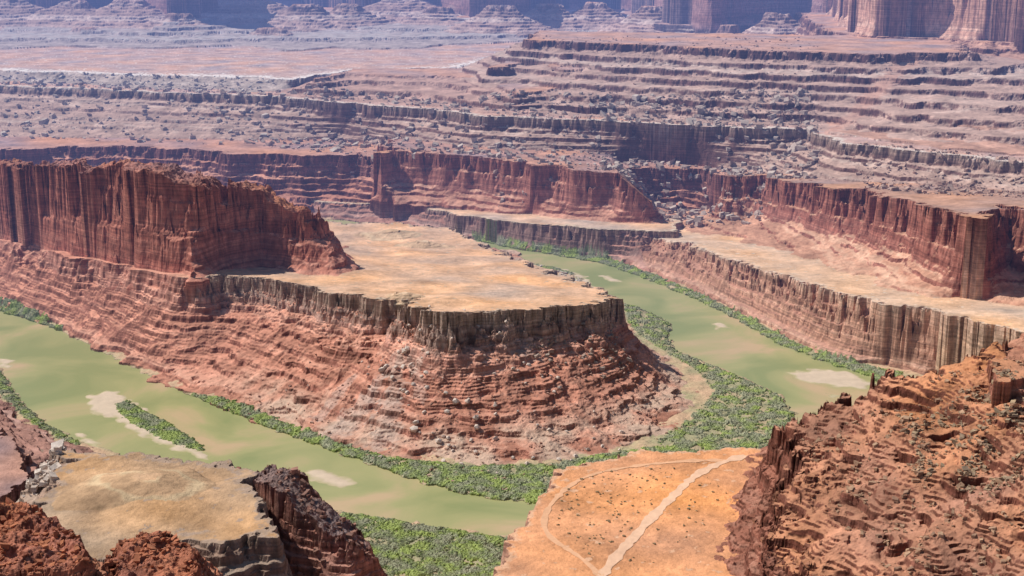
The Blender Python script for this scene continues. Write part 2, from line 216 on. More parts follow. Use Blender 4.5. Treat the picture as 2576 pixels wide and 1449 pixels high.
def height(X,Y,full=False):
    sh=X.shape;X=X.ravel().astype(np.float64);Y=Y.ravel().astype(np.float64)
    n1=smp(TA,X,Y,140,.4);n2=smp(TB,X,Y,20,1.1,.3)
    H=3.0+.5*smp(TA,X,Y,50,.7)
    m=(Y<3200)
    d=sdf(RIVP,X[m],Y[m])+2.2*smp(TA,X[m],Y[m],45,.9)
    H[m]=np.where(d<0,-2.5,np.minimum(H[m],.4+d*.25))
    Tv=np.zeros(X.shape);Zn=np.full(X.shape,-1);Sv=np.zeros(X.shape)
    for k,f in enumerate(FE):
        allp=np.array(f['foot']+f['rim'])
        lo=allp.min(0)-30;hi=allp.max(0)+30
        idx=np.nonzero((X>lo[0])&(X<hi[0])&(Y>lo[1])&(Y<hi[1]))[0]
        if len(idx)==0: continue
        x=X[idx];y=Y[idx]
        L=f['L']
        fl=smp(TA,x,y,L,.2+k*.31,k*.17);
        rg=1-np.abs(smp(TC,x,y,L*1.6,.9+k*.2,k*.11))*1.1
        big=smp(TA,x,y,L*4.5,.5+k*.13,k*.07)
        s0=sdf(f['rim'],x,y)+f['A']*big*.55
        sf=-sdf(f['foot'],x,y)+f['A']*.4*big
        run=np.maximum(s0,0)/(np.maximum(s0,0)+np.maximum(sf,0)+1)
        att=np.where(s0<0,1,.22+.78*np.exp(-(run/.38)**2)) if f['prof'] in (PR_sheer,PR_cliff,PR_bwall) or f['name'] in FLN else np.where(s0<0,1,.15+.85*np.exp(-(run/.12)**2))
        w2=0.
        if f['prof2']:
            w2=np.clip((-438-x)/60,0,1);att=att*(1-w2)+.12*w2
            s0=s0-w2*6
        sr=s0+att*f['B']*(.40*fl+.55*rg-.2)
        if f['cleft']:
            ca,cL=f['cleft'];cn=smp(TC,x,y,cL,.7+k*.21,k*.19)
            sr=sr+att*ca*np.exp(-(cn/.16)**2)
        if f['name']=='butte': sr=sr+att*2.5*smp(TA,x,y,14,.3)
        if f['name']=='gooseneck_mesa': sr=sr+att*(2.2*smp(TA,x,y,13,.3)+4*np.maximum(smp(TA,x,y,60,.9),0))
        t=np.where(sr<=0,0,sr/(sr+np.maximum(sf,0)+1e-3))
        ok=(sr<=0)|(sf>0)
        zt=f['zt'](x,y);zf=f['zf'](x,y)
        pv=np.interp(t,f['prof'][0],f['prof'][1])
        if f['prof2']: pv=pv*(1-w2)+np.interp(t,f['prof2'][0],f['prof2'][1])*w2
        h=zf+(zt-zf)*pv
        env=np.clip(t*14,0,1)*np.clip((1-t)*6,0,1)
        h=h+env*f['rough']*(1.0*smp(TA,x,y,L*2.2,.8,k*.3)+.2*n2[idx])
        gm=0
        if f['ctr']:
            cx,cy,R=f['ctr'];ph=np.arctan2(y-cy,x-cx)*R
            gl=smp(TC,ph,t*70,34,0,.6)
            h=h-np.clip((t-.06)*6,0,1)*np.clip((1-t)*3,0,1)*(1.2*np.abs(gl)-.7)
            gm=.35*smp(TA,ph,t*50,90,0,.2)
        for (S,kk) in f['terr']:
            nz=(.05 if f['sa']<1 else .12)*S*n1[idx]
            rw=.12 if S>=12 else .2
            q=(h+nz)/S;fq=np.floor(q);g=np.clip((q-fq-.70)/rw,0,1)
            tg=S*(fq+g)-nz
            if f['sa']<1: msk=np.clip(.82+.28*smp(TA,x,y,S*14,1.3,S*.1),.35,1)
            else: msk=np.clip(.70+.42*smp(TA,x,y,S*12,1.3,S*.1)+gm,0,1.15)
            h=h+kk*msk*np.clip(t*10,0,1)*(tg-h)
        tn=f['topn']
        if tn>6: tadd=tn*.32*smp(TC,x,y,80,.6)+tn*.02*smp(TB,x,y,16,.2)
        elif tn>3: tadd=tn*.35*smp(TA,x,y,70,.6)+tn*.05*smp(TB,x,y,14,.2)
        else: tadd=tn*.5*smp(TC,x,y,160,.6)+np.minimum(tn,1.2)*.05*smp(TB,x,y,14,.2)
        if f['crag']: tadd=tadd+f['crag']*(smp(TA,x,y,38,.5,.3)+.25*smp(TB,x,y,16,.9,.1))
        h=h+tadd*np.clip(1-t*8,0,1)
        if tn>8:
            for S in (8.,2.6):
                nz=.3*S*n1[idx];q=(h+nz)/S;fq=np.floor(q);g=np.clip((q-fq-.8)/.12,0,1)
                msk=np.clip(.3+.7*smp(TA,x,y,S*9,.3),0,1)
                h=np.where(t<=0,h+.9*msk*(S*(fq+g)-nz-h),h)
        b=ok&(h>H[idx])
        ii=idx[b];H[ii]=h[b];Tv[ii]=t[b];Zn[ii]=k;Sv[ii]=sr[b]
    if full: return H.reshape(sh),Tv.reshape(sh),Zn.reshape(sh),Sv.reshape(sh)
    return H.reshape(sh)
# ---------------------------------------------------------------- adaptive grid
A_=np.linspace(-.44,.44,NC)
AC=np.linspace(-.44,.44,NC//10)
yf=np.exp(np.linspace(math.log(720),math.log(7600),2600))
HH=height(AC[None,:]*yf[:,None],np.repeat(yf[:,None],len(AC),1))
q=(HH-CAMZ)/yf[:,None]
q=np.minimum(q,-.030)
rm=np.maximum.accumulate(q,0)
dr=np.diff(rm,axis=0);dh=np.abs(np.diff(HH,axis=0))/yf[1:,None]
dl=np.diff(np.log(yf))[:,None]*np.ones_like(dr)
den=dr/dr.sum(0)*.60+dh/dh.sum(0)*.12+dl/dl.sum(0)*.28
def box(a,n,ax):
    k=np.ones(n)/n
    pad=[(0,0),(0,0)];pad[ax]=(n//2,n//2)
    return np.apply_along_axis(lambda r:np.convolve(r,k,'valid'),ax,np.pad(a,pad,mode='edge'))
den=box(box(box(den,13,0),7,1),5,1)
cum=np.vstack([np.zeros((1,len(AC))),np.cumsum(den,0)]);cum/=cum[-1]
rr=np.linspace(0,1,NR)
Yc=np.stack([np.interp(rr,cum[:,j],yf) for j in range(len(AC))],1)
jj=np.linspace(0,len(AC)-1,NC);j0=np.clip(jj.astype(int),0,len(AC)-2);fr=jj-j0
Yg=Yc[:,j0]*(1-fr)+Yc[:,j0+1]*fr
Xg=A_[None,:]*Yg
Hg,Tg,Zg,Sg=height(Xg,Yg,True)
print('heights',time.time()-T0)
def nrm():
    du=np.stack([np.gradient(Xg,axis=1),np.gradient(Yg,axis=1),np.gradient(Hg,axis=1)],-1)
    dv=np.stack([np.gradient(Xg,axis=0),np.gradient(Yg,axis=0),np.gradient(Hg,axis=0)],-1)
    n=np.cross(du,dv);n/=np.linalg.norm(n,axis=-1,keepdims=True)+1e-9
    return np.abs(n[...,2])
NZ=nrm()
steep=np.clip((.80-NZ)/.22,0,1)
col=np.zeros(Hg.shape+(3,),np.float32)
x_,y_=Xg.ravel(),Yg.ravel()
nA=smp(TA,x_,y_,120,.3).reshape(Hg.shape);nB=smp(TB,x_,y_,30,.8).reshape(Hg.shape);nC=smp(TC,x_,y_,260,1.2).reshape(Hg.shape)
g0=np.array((.50,.33,.21));g1=np.array((.36,.31,.18))
w=np.clip(.5+.4*nA,0,1)[...,None]
col[:]=g0*(1-w)+g1*w
col[Hg<.8]=(.40,.31,.20)
TH=[
 ([(470,985),(560,1002),(700,1055),(850,1115),(1000,1153),(1200,1172),(1400,1165),(1480,1148),(1680,1118),(1900,1115),(1950,1180),(1700,1250),(1345,1266),(1150,1238),(1000,1193),(850,1138),(700,1083),(520,1010)],'dense green tamarisk thicket along river bank',{}),
 ([(1562,762),(1640,775),(1692,818),(1682,848),(1705,882),(1870,950),(1965,995),(2003,1045),(1980,1110),(1900,1140),(1680,1128),(1650,1112),(1715,1065),(1770,1020),(1795,985),(1745,925),(1680,890),(1620,850),(1585,820)],'wide grey-green thicket filling inside of river bend',dict(pale=.55,keep=.4)),
 ([(1190,596),(1260,607),(1400,630),(1530,650),(1640,688),(1750,734),(1850,782),(1960,842),(2060,886),(2150,912),(2270,935),(2270,960),(2215,960),(2150,937),(2060,908),(1960,868),(1850,804),(1750,755),(1640,710),(1520,666),(1400,645),(1250,620),(1190,604)],'narrow green thicket strip at cliff foot',dict(keep=.95)),
 ([(860,1284),(1000,1306),(1100,1324),(1290,1352),(1400,1400),(1400,1600),(900,1600),(820,1400)],'leafy green thicket on river flat',dict(spacing=1.9,rlo=.35,rhi=1.1,pale=.3,st=.8)),
 ([(-60,745),(0,758),(70,782),(158,828),(150,834),(0,786),(-60,768)],'green thicket fringe below red slope',{}),
 ([(-60,900),(0,925),(50,1002),(110,1060),(205,1112),(190,1122),(90,1075),(20,1015),(-20,965),(-60,940)],'green thicket fringe on rocky bank',dict(pale=.4)),
]
m=(Zg==-1)&(Hg>.3)
gd=np.full(m.sum(),1e9)
for pts,_,_ in TH: gd=np.minimum(gd,sdf(poly(pts,3.),Xg[m],Yg[m]))
gw=np.clip(.3-gd/8,0,1)[:,None]*.5
col[m]=col[m]*(1-gw)+np.array((.28,.27,.16))*gw
zs=np.arange(-20,700,.5);r1=np.random.default_rng(5)
sn=np.convolve(r1.standard_normal(len(zs)),np.hanning(9),'same');sn2=np.convolve(r1.standard_normal(len(zs)),np.hanning(41),'same')
sn=sn/sn.std()*.6+sn2/sn2.std()*.7
strat=np.interp(Hg+1.5*nA,zs,sn)
tintg=np.array((.95,1.08,1.12))
for k,f in enumerate(FE):
    m=Zg==k
    if not m.any(): continue
    st=steep[m][:,None];t=Tg[m][:,None];sv=Sg[m][:,None]
    top=np.array(f['top']);cl=np.array(f['cliff']);ta=np.array(f['talus'])
    s=strat[m][:,None]*f['sa']
    tw=np.clip(t*25,0,1)
    left=0.
    if f['prof2']:
        left=np.clip((-438-Xg[m])/60,0,1)[:,None];tw=np.maximum(tw,left)
    flat=top*(1-tw)+ta*tw
    flat=flat*(1+.10*nA[m][:,None]+.05*nB[m][:,None])+np.array((.045,.01,-.01))*nC[m][:,None]*(1-tw)
    flat=np.where(tw>.5,flat*(1+.15*s)*(1+(tintg-1)*np.clip(s*.8,0,1)),flat)
    if f['edge']:
        wd,ec=f['edge'];e=np.clip(1+sv/(wd*(1+.5*nB[m][:,None])),0,1)*(t<=.01)
        e=np.clip(e*1.6,0,.9)*(1-left)
        flat=flat*(1-e)+np.array(ec)*e
    if f['name']=='gooseneck_mesa' and f['cat']=='mesa':
        cw=np.maximum(np.clip((t-.08)*8,0,1),left);cl=cl*(1-cw)+np.array((.34,.14,.10))*cw
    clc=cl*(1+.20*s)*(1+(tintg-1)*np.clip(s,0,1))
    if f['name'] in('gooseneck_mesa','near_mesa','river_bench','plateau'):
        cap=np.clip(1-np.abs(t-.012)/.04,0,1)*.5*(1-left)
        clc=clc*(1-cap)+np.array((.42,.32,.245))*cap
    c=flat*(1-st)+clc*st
    if f['name']=='gooseneck_mesa' and f['cat']=='mesa':
        ap=np.clip((t-.55)/.2,0,1)*np.clip(.65+.5*nA[m][:,None],0,1)*(1-.7*st)*np.clip((Xg[m]+420)/120,0,1)[:,None]
        c=c*(1-ap)+np.array((.50,.34,.25))*ap
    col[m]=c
hs=lambda x,y:height(x,y)
CH=[((1000,888),(930,1000),9,(.46,.33,.27)),((930,1000),(845,1085),16,(.46,.34,.28)),((1010,905),(985,1010),8,(.48,.35,.28)),((985,1010),(965,1110),15,(.46,.34,.28)),((1040,900),(1060,1000),6,(.46,.32,.26)),((880,960),(800,1050),8,(.47,.33,.27)),
    ((1110,830),(1060,900),14,(.42,.32,.26)),((1250,820),(1330,880),16,(.40,.30,.25)),((2250,190),(2090,330),16,(.52,.29,.22)),((2300,150),(2180,260),18,(.50,.28,.21))]
for (p1,p2,wd,cc) in CH:
    a=np.array(P(*p1,hs));b=np.array(P(*p2,hs));e=b-a
    m=(np.abs(Xg-(a[0]+b[0])/2)<abs(e[0])/2+60)&(np.abs(Yg-(a[1]+b[1])/2)<abs(e[1])/2+60)
    X=Xg[m];Y=Yg[m]
    tt=np.clip(((X-a[0])*e[0]+(Y-a[1])*e[1])/(e@e),0,1)
    d=np.hypot(X-a[0]-e[0]*tt,Y-a[1]-e[1]*tt)+nB[m]*wd*.3
    ww=(np.clip(1.4-d/wd,0,.55)*(1-.6*steep[m]))[:,None]
    col[m]=col[m]*(1-ww)+np.array(cc)*ww
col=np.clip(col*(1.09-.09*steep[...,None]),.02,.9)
# ---------------------------------------------------------------- materials
HAZE_TINT=(.26,.38,.90,1)
def haze(nt,shader,out):  # painted haze: blue glow mixed into each surface by distance, no scattering air
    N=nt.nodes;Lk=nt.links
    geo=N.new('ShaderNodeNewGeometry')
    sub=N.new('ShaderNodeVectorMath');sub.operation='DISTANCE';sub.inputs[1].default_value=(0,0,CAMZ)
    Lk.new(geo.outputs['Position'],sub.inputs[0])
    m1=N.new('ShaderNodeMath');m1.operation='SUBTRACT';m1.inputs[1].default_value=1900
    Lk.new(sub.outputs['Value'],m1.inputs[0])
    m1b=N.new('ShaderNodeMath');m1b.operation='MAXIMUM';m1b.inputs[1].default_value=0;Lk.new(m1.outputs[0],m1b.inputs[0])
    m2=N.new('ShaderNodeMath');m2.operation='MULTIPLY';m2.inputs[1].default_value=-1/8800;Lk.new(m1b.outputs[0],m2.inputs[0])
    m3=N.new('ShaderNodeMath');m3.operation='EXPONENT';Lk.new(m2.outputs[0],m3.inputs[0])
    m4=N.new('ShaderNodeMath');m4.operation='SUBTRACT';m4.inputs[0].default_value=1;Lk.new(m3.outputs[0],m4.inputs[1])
    em=N.new('ShaderNodeEmission');em.inputs[0].default_value=HAZE_TINT;em.inputs[1].default_value=.8
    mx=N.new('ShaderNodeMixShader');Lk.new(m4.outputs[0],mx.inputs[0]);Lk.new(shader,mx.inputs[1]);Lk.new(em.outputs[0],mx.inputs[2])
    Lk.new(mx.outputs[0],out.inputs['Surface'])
def mat(name,base=None,attr=False,rough=.95,nscale=.08,namp=.25,bump=0.,bscale=.3,strata=False,spec=.1):
    m=bpy.data.materials.new(name);m.use_nodes=True;nt=m.node_tree;N=nt.nodes;Lk=nt.links
    N.clear();out=N.new('ShaderNodeOutputMaterial');b=N.new('ShaderNodeBsdfPrincipled')
    b.inputs['Roughness'].default_value=rough;b.inputs['Specular IOR Level'].default_value=spec
    geo=N.new('ShaderNodeNewGeometry')
    if attr:
        a=N.new('ShaderNodeAttribute');a.attribute_name='Col';c=a.outputs['Color']
    else:
        rgb=N.new('ShaderNodeRGB');rgb.outputs[0].default_value=(*base,1);c=rgb.outputs[0]
    def mulby(c,val,lo,hi,fm=.3,fM=.7):
        mr=N.new('ShaderNodeMapRange');mr.inputs[1].default_value=fm;mr.inputs[2].default_value=fM;mr.inputs[3].default_value=lo;mr.inputs[4].default_value=hi
        Lk.new(val,mr.inputs[0])
        v=N.new('ShaderNodeVectorMath');v.operation='SCALE';Lk.new(c,v.inputs[0]);Lk.new(mr.outputs[0],v.inputs['Scale']);return v.outputs[0]
    n=N.new('ShaderNodeTexNoise');n.inputs['Scale'].default_value=nscale;n.inputs['Detail'].default_value=8;n.inputs['Roughness'].default_value=.7
    Lk.new(geo.outputs['Position'],n.inputs['Vector'])
    c=mulby(c,n.outputs['Fac'],1-namp,1+namp)
    if strata:
        sx=N.new('ShaderNodeVectorMath');sx.operation='MULTIPLY';sx.inputs[1].default_value=(.006,.006,.45);Lk.new(geo.outputs['Position'],sx.inputs[0])
        n2=N.new('ShaderNodeTexNoise');n2.inputs['Scale'].default_value=1;n2.inputs['Detail'].default_value=4;Lk.new(sx.outputs[0],n2.inputs['Vector'])
        sx2=N.new('ShaderNodeVectorMath');sx2.operation='MULTIPLY';sx2.inputs[1].default_value=(.12,.12,.05);Lk.new(geo.outputs['Position'],sx2.inputs[0])
        n3=N.new('ShaderNodeTexNoise');n3.inputs['Scale'].default_value=1;n3.inputs['Detail'].default_value=5;Lk.new(sx2.outputs[0],n3.inputs['Vector'])
        sep=N.new('ShaderNodeSeparateXYZ');Lk.new(geo.outputs['Normal'],sep.inputs[0])
        st=N.new('ShaderNodeMapRange');st.inputs[1].default_value=.9;st.inputs[2].default_value=.5;Lk.new(sep.outputs['Z'],st.inputs[0])
        c1=mulby(c,n2.outputs['Fac'],.72,1.25,.35,.65);c1=mulby(c1,n3.outputs['Fac'],.74,1.25,.35,.65)
        mx=N.new('ShaderNodeMix');mx.data_type='RGBA';Lk.new(st.outputs[0],mx.inputs[0]);Lk.new(c,mx.inputs[6]);Lk.new(c1,mx.inputs[7]);c=mx.outputs[2]
    Lk.new(c,b.inputs['Base Color'])
    if bump>0:
        nb=N.new('ShaderNodeTexNoise');nb.inputs['Scale'].default_value=bscale;nb.inputs['Detail'].default_value=6;nb.inputs['Roughness'].default_value=.65
        Lk.new(geo.outputs['Position'],nb.inputs['Vector'])
        bp=N.new('ShaderNodeBump');bp.inputs['Strength'].default_value=1;bp.inputs['Distance'].default_value=bump
        Lk.new(nb.outputs['Fac'],bp.inputs['Height']);Lk.new(bp.outputs[0],b.inputs['Normal'])
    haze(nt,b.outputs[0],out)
    return m
M_rock=mat('layered_rock',attr=True,strata=True,bump=1.5,bscale=.22,nscale=.09,namp=.22)
M_boulder=mat('boulder_rock',attr=True,bump=.3,bscale=.5,namp=.2,nscale=.3)
M_leaf=mat('scrub_foliage',attr=True,rough=.8,namp=.3,nscale=.4)
M_sand=mat('pale_river_sand',attr=True,namp=.12,nscale=.05)
M_road=mat('packed_dirt_track',base=(.74,.46,.30),namp=.12,nscale=.1)
M_road2=mat('faint_dirt_track',base=(.70,.385,.22),namp=.15,nscale=.1)
M_water=bpy.data.materials.new('silty_green_water');M_water.use_nodes=True;nt=M_water.node_tree;N=nt.nodes;Lk=nt.links;N.clear()
out=N.new('ShaderNodeOutputMaterial');b=N.new('ShaderNodeBsdfPrincipled')
geo=N.new('ShaderNodeNewGeometry');n=N.new('ShaderNodeTexNoise');n.inputs['Scale'].default_value=.007;n.inputs['Detail'].default_value=6;n.inputs['Distortion'].default_value=.8
Lk.new(geo.outputs['Position'],n.inputs['Vector'])
cr=N.new('ShaderNodeValToRGB');e=cr.color_ramp.elements;e[0].position=.36;e[0].color=(.265,.285,.115,1);e[1].position=.66;e[1].color=(.52,.37,.21,1)
x=e.new(.52);x.color=(.365,.345,.15,1)
Lk.new(n.outputs['Fac'],cr.inputs[0]);Lk.new(cr.outputs[0],b.inputs['Base Color'])
b.inputs['Roughness'].default_value=.35;b.inputs['Specular IOR Level'].default_value=.3
nb=N.new('ShaderNodeTexNoise');nb.inputs['Scale'].default_value=.15;nb.inputs['Detail'].default_value=4;Lk.new(geo.outputs['Position'],nb.inputs['Vector'])
bp=N.new('ShaderNodeBump');bp.inputs['Strength'].default_value=.2;bp.inputs['Distance'].default_value=.5;Lk.new(nb.outputs['Fac'],bp.inputs['Height']);Lk.new(bp.outputs[0],b.inputs['Normal'])
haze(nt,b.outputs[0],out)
# ---------------------------------------------------------------- mesh building
SC=bpy.context.scene.collection
def mkobj(name,V,Fc,material,colr=None,label=None,cat=None,kind=None,smooth=False):
    me=bpy.data.meshes.new(name)
    V=np.ascontiguousarray(V,np.float32);Fc=np.ascontiguousarray(Fc,np.int32)
    k=Fc.shape[1]
    me.vertices.add(len(V));me.vertices.foreach_set('co',V.ravel())
    me.loops.add(Fc.size);me.loops.foreach_set('vertex_index',Fc.ravel())
    me.polygons.add(len(Fc));me.polygons.foreach_set('loop_start',np.arange(0,Fc.size,k,dtype=np.int32))
    me.update(calc_edges=True)
    me.polygons.foreach_set('use_smooth',np.full(len(Fc),smooth))
    if colr is not None:
        ca=me.color_attributes.new('Col','FLOAT_COLOR','POINT')
        c4=np.ones((len(V),4),np.float32);c4[:,:3]=colr
        ca.data.foreach_set('color',c4.ravel())
    me.materials.append(material)
    ob=bpy.data.objects.new(name,me);SC.objects.link(ob)
    if label:ob['label']=label
    if cat:ob['category']=cat
    if kind:ob['kind']=kind
    return ob
Vall=np.stack([Xg,Yg,Hg],-1).reshape(-1,3)
ids=np.arange(NR*NC).reshape(NR,NC)
quads=np.stack([ids[:-1,:-1],ids[:-1,1:],ids[1:,1:],ids[1:,:-1]],-1).reshape(-1,4)
zq=Zg[:-1,:-1].ravel()
colf=col.reshape(-1,3)
for k in range(-1,len(FE)):
    s=quads[zq==k]
    if len(s)<20: continue
    used=np.zeros(NR*NC,bool);used[s.ravel()]=True
    mp=np.cumsum(used)-1
    nm,lb,ct=('ground','sandy river flood plain with dry scrub ground','ground') if k<0 else (FE[k]['name'],FE[k]['label'],FE[k]['cat'])
    if ct=='hill' and nm=='gooseneck_mesa': nm='knoll'
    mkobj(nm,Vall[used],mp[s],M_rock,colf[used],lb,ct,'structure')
print('terrain',time.time()-T0)
mkobj('river',[(-520,700,0),(520,700,0),(1400,3300,0),(-1400,3300,0)],[[0,1,2,3]],M_water,None,'wide silty green river in a canyon bend','river','structure')
mkobj('desert_ground',[(-60000,-60000,-14),(60000,-60000,-14),(60000,60000,-14),(-60000,60000,-14)],[[0,1,2,3]],mat('red_desert_soil',base=(.38,.22,.15)),None,'red desert ground reaching the horizon','ground','structure')
# ---------------------------------------------------------------- sandbars
def gridobj(name,gx,gy,h,keep,material,cc,label,cat,kind,smooth):
    ii=np.arange(gx.size).reshape(gx.shape)
    qd=np.stack([ii[:-1,:-1],ii[:-1,1:],ii[1:,1:],ii[1:,:-1]],-1).reshape(-1,4)
    qd=qd[keep.ravel()[qd].any(1)]
    if len(qd)==0:return
    used=np.zeros(gx.size,bool);used[qd.ravel()]=True;mp=np.cumsum(used)-1
    mkobj(name,np.stack([gx,gy,h],-1).reshape(-1,3)[used],mp[qd],material,cc.reshape(-1,3)[used],label,cat,kind,smooth=smooth)
def sandbar(pts,label,z=1.0):
    pl=poly(pts,0.);p=np.array(pl);lo=p.min(0)-10;hi=p.max(0)+10
    st=1.5
    gx,gy=np.meshgrid(np.arange(lo[0],hi[0],st),np.arange(lo[1],hi[1],st))
    n=smp(TC,gx.ravel(),gy.ravel(),34,.4).reshape(gx.shape)
    d=-sdf(pl,gx,gy)+2.0*n
    h=np.clip(d*.05,-.5,z)+.03*n
    w=np.clip(h/.4+.1*n,0,1)[...,None]
    cc=np.array((.40,.345,.19))*(1-w)+np.array((.57,.445,.325))*w
    gridobj('sandbar',gx,gy,h,h>-.35,M_sand,cc,label,'sandbar','structure',True)
sandbar([(218,1020),(228,995),(262,981),(300,988),(335,1010),(400,1055),(480,1105),(527,1158),(470,1143),(400,1117),(335,1085),(285,1052),(232,1042)],'long pale river island sandbar with green scrub')
sandbar([(765,1182),(800,1178),(880,1203),(902,1215),(860,1226),(805,1216),(770,1200)],'small pale sandbar in green water',.7)
sandbar([(1978,938),(2050,928),(2130,935),(2203,965),(2180,978),(2080,971),(2010,957)],'wide white mud bar by the river bank')
sandbar([(1788,815),(1815,812),(1835,824),(1805,828)],'tiny pinkish sandbar awash in river',.35)
sandbar([(1508,694),(1530,692),(1562,708),(1540,712)],'tiny pale shoal in river',.35)
sandbar([(2084,990),(2120,992),(2140,1000),(2100,1001)],'thin pale sand spit in river',.4)
sandbar([(190,1088),(225,1098),(262,1128),(235,1126),(200,1108)],'pale sandy shore spit',.7)
sandbar([(-10,895),(30,905),(25,925),(-10,925)],'pink mud shoal at river bank',.4)
sandbar([(1340,664),(1400,672),(1470,692),(1498,724),(1450,716),(1390,695)],'white boulder-strewn sand shore',1.2)
# ---------------------------------------------------------------- draped ribbons (tracks)
def ribbon(pts,zp,width,mat_,label,name='dirt_track',lift=.3):
    p=np.array(poly(pts,zp));o=[]
    for i in range(len(p)-1):
        k=max(2,int(np.hypot(*(p[i+1]-p[i]))/5))
        for j in range(k): o.append(p[i]+(p[i+1]-p[i])*j/k)
    o.append(p[-1]);o=np.array(o)
    for _ in range(25): o[1:-1]=.5*o[1:-1]+.25*o[:-2]+.25*o[2:]
    t=np.gradient(o,axis=0);t/=np.linalg.norm(t,axis=1,keepdims=True);nn=np.stack([-t[:,1],t[:,0]],1)
    wj=width*(.5+.15*smp(TA,o[:,0],o[:,1],25))[:,None]
    K5=[-1,-.5,0,.5,1];V=[]
    for s in K5:
        q=o+nn*wj*s;h=height(q[:,0],q[:,1]);V.append(np.c_[q,h+lift])
    V=np.concatenate(V);m=len(o);Fq=[]
    for k in range(4):
        for i in range(m-1): Fq.append((k*m+i,k*m+i+1,(k+1)*m+i+1,(k+1)*m+i))
    mkobj(name,V,Fq,mat_,None,label,'dirt road','structure')
ribbon([(1505,1460),(1530,1425),(1560,1390),(1620,1320),(1680,1265),(1740,1200),(1780,1175),(1830,1160),(1875,1148)],130,8.5,M_road,'pale packed dirt track crossing orange bench')
ribbon([(1830,1160),(1760,1160),(1640,1166),(1540,1175),(1470,1195),(1425,1225),(1385,1270),(1360,1310),(1365,1340),(1400,1372),(1450,1398),(1490,1420),(1512,1450)],130,5.0,M_road2,'narrow dirt track looping along bench edge')
# ---------------------------------------------------------------- blobs / scatter
def icos():
    t=(1+5**.5)/2
    v=np.array([(-1,t,0),(1,t,0),(-1,-t,0),(1,-t,0),(0,-1,t),(0,1,t),(0,-1,-t),(0,1,-t),(t,0,-1),(t,0,1),(-t,0,-1),(-t,0,1)],float)
    v/=np.linalg.norm(v[0])
    f=np.array([(0,11,5),(0,5,1),(0,1,7),(0,7,10),(0,10,11),(1,5,9),(5,11,4),(11,10,2),(10,7,6),(7,1,8),(3,9,4),(3,4,2),(3,2,6),(3,6,8),(3,8,9),(4,9,5),(2,4,11),(6,2,10),(8,6,7),(9,8,1)])
    return v,f
IV,IF=icos()
CV=np.array([(-1,-1,-1),(1,-1,-1),(1,1,-1),(-1,1,-1),(-1,-1,1),(1,-1,1),(1,1,1),(-1,1,1)],float)*.75
CF=np.array([(0,2,1),(0,3,2),(4,5,6),(4,6,7),(0,1,5),(0,5,4),(1,2,6),(1,6,5),(2,3,7),(2,7,6),(3,0,4),(3,4,7)])
def inside(pl,n):
    p=np.array(pl);lo,hi=p.min(0),p.max(0)
    out=np.zeros((0,2));tries=0
    while len(out)<n and tries<40:
        q=rng.uniform(lo,hi,(n*2,2));d=sdf(pl,q[:,0],q[:,1]);out=np.vstack([out,q[d<0]]);tries+=1
    return out[:n]
def area(pl):
    p=np.array(pl);return abs(np.sum(p[:,0]*np.roll(p[:,1],-1)-p[:,1]*np.roll(p[:,0],-1)))/2
def blobs(q,r,cols,squash=.8,jit=.3,sink=.25,box_=False,zmin=None,lift=0):
    BV,BF=(CV,CF) if box_ else (IV,IF);nb=len(BV)
    n=len(q);h=height(q[:,0],q[:,1])
    if zmin is not None: h=np.maximum(h,zmin)
    h=h+lift
    V=BV[None]*(1+rng.uniform(-jit,jit,(n,nb,1)))*r[:,None,None]*np.array((1,1,squash))
    if box_:
        V=V*np.stack([rng.uniform(.7,1.5,n),rng.uniform(.6,1.1,n),rng.uniform(.5,1.1,n)],-1)[:,None]
        tl=rng.normal(0,.25,(n,2));V[...,2]+=V[...,0]*tl[:,0:1]+V[...,1]*tl[:,1:2]
    V=V+rng.uniform(-.12,.12,(n,nb,3))*r[:,None,None]
    ang=rng.uniform(0,6.28,n);c,s=np.cos(ang)[:,None],np.sin(ang)[:,None]
    x=V[...,0]*c-V[...,1]*s;y=V[...,0]*s+V[...,1]*c
    V=np.stack([x+q[:,0:1],y+q[:,1:2],V[...,2]+(h+r*squash*(1-sink*2))[:,None]],-1)
    Fi=BF[None]+nb*np.arange(n)[:,None,None]
    C=np.repeat(cols[:,None],nb,1)*(1+rng.uniform(-.2,.2,(n,nb,1)))
    return V.reshape(-1,3),Fi.reshape(-1,3),C.reshape(-1,3)
def leafcol(x,y,pale):
    n=len(x)
    nn=smp(TA,x,y,60,.9,.2)[:,None];n5=smp(TB,x,y,12,.9,.7)[:,None];n6=smp(TB,x,y,5,.4,.2)[:,None]
    g1=np.array((.16,.20,.085));g2=np.array((.31,.365,.11));g3=np.array((.31,.30,.20))
    a=np.clip(.42+.45*nn+.2*n5+.1*n6,0,1)
    c=g1*(1-a)+g2*a
    p=np.clip(pale-.3*nn+.2*smp(TB,x,y,30,.1,.9)[:,None],0,.9)
    return (c*(1-p)+g3*p)*(1+.08*n6)
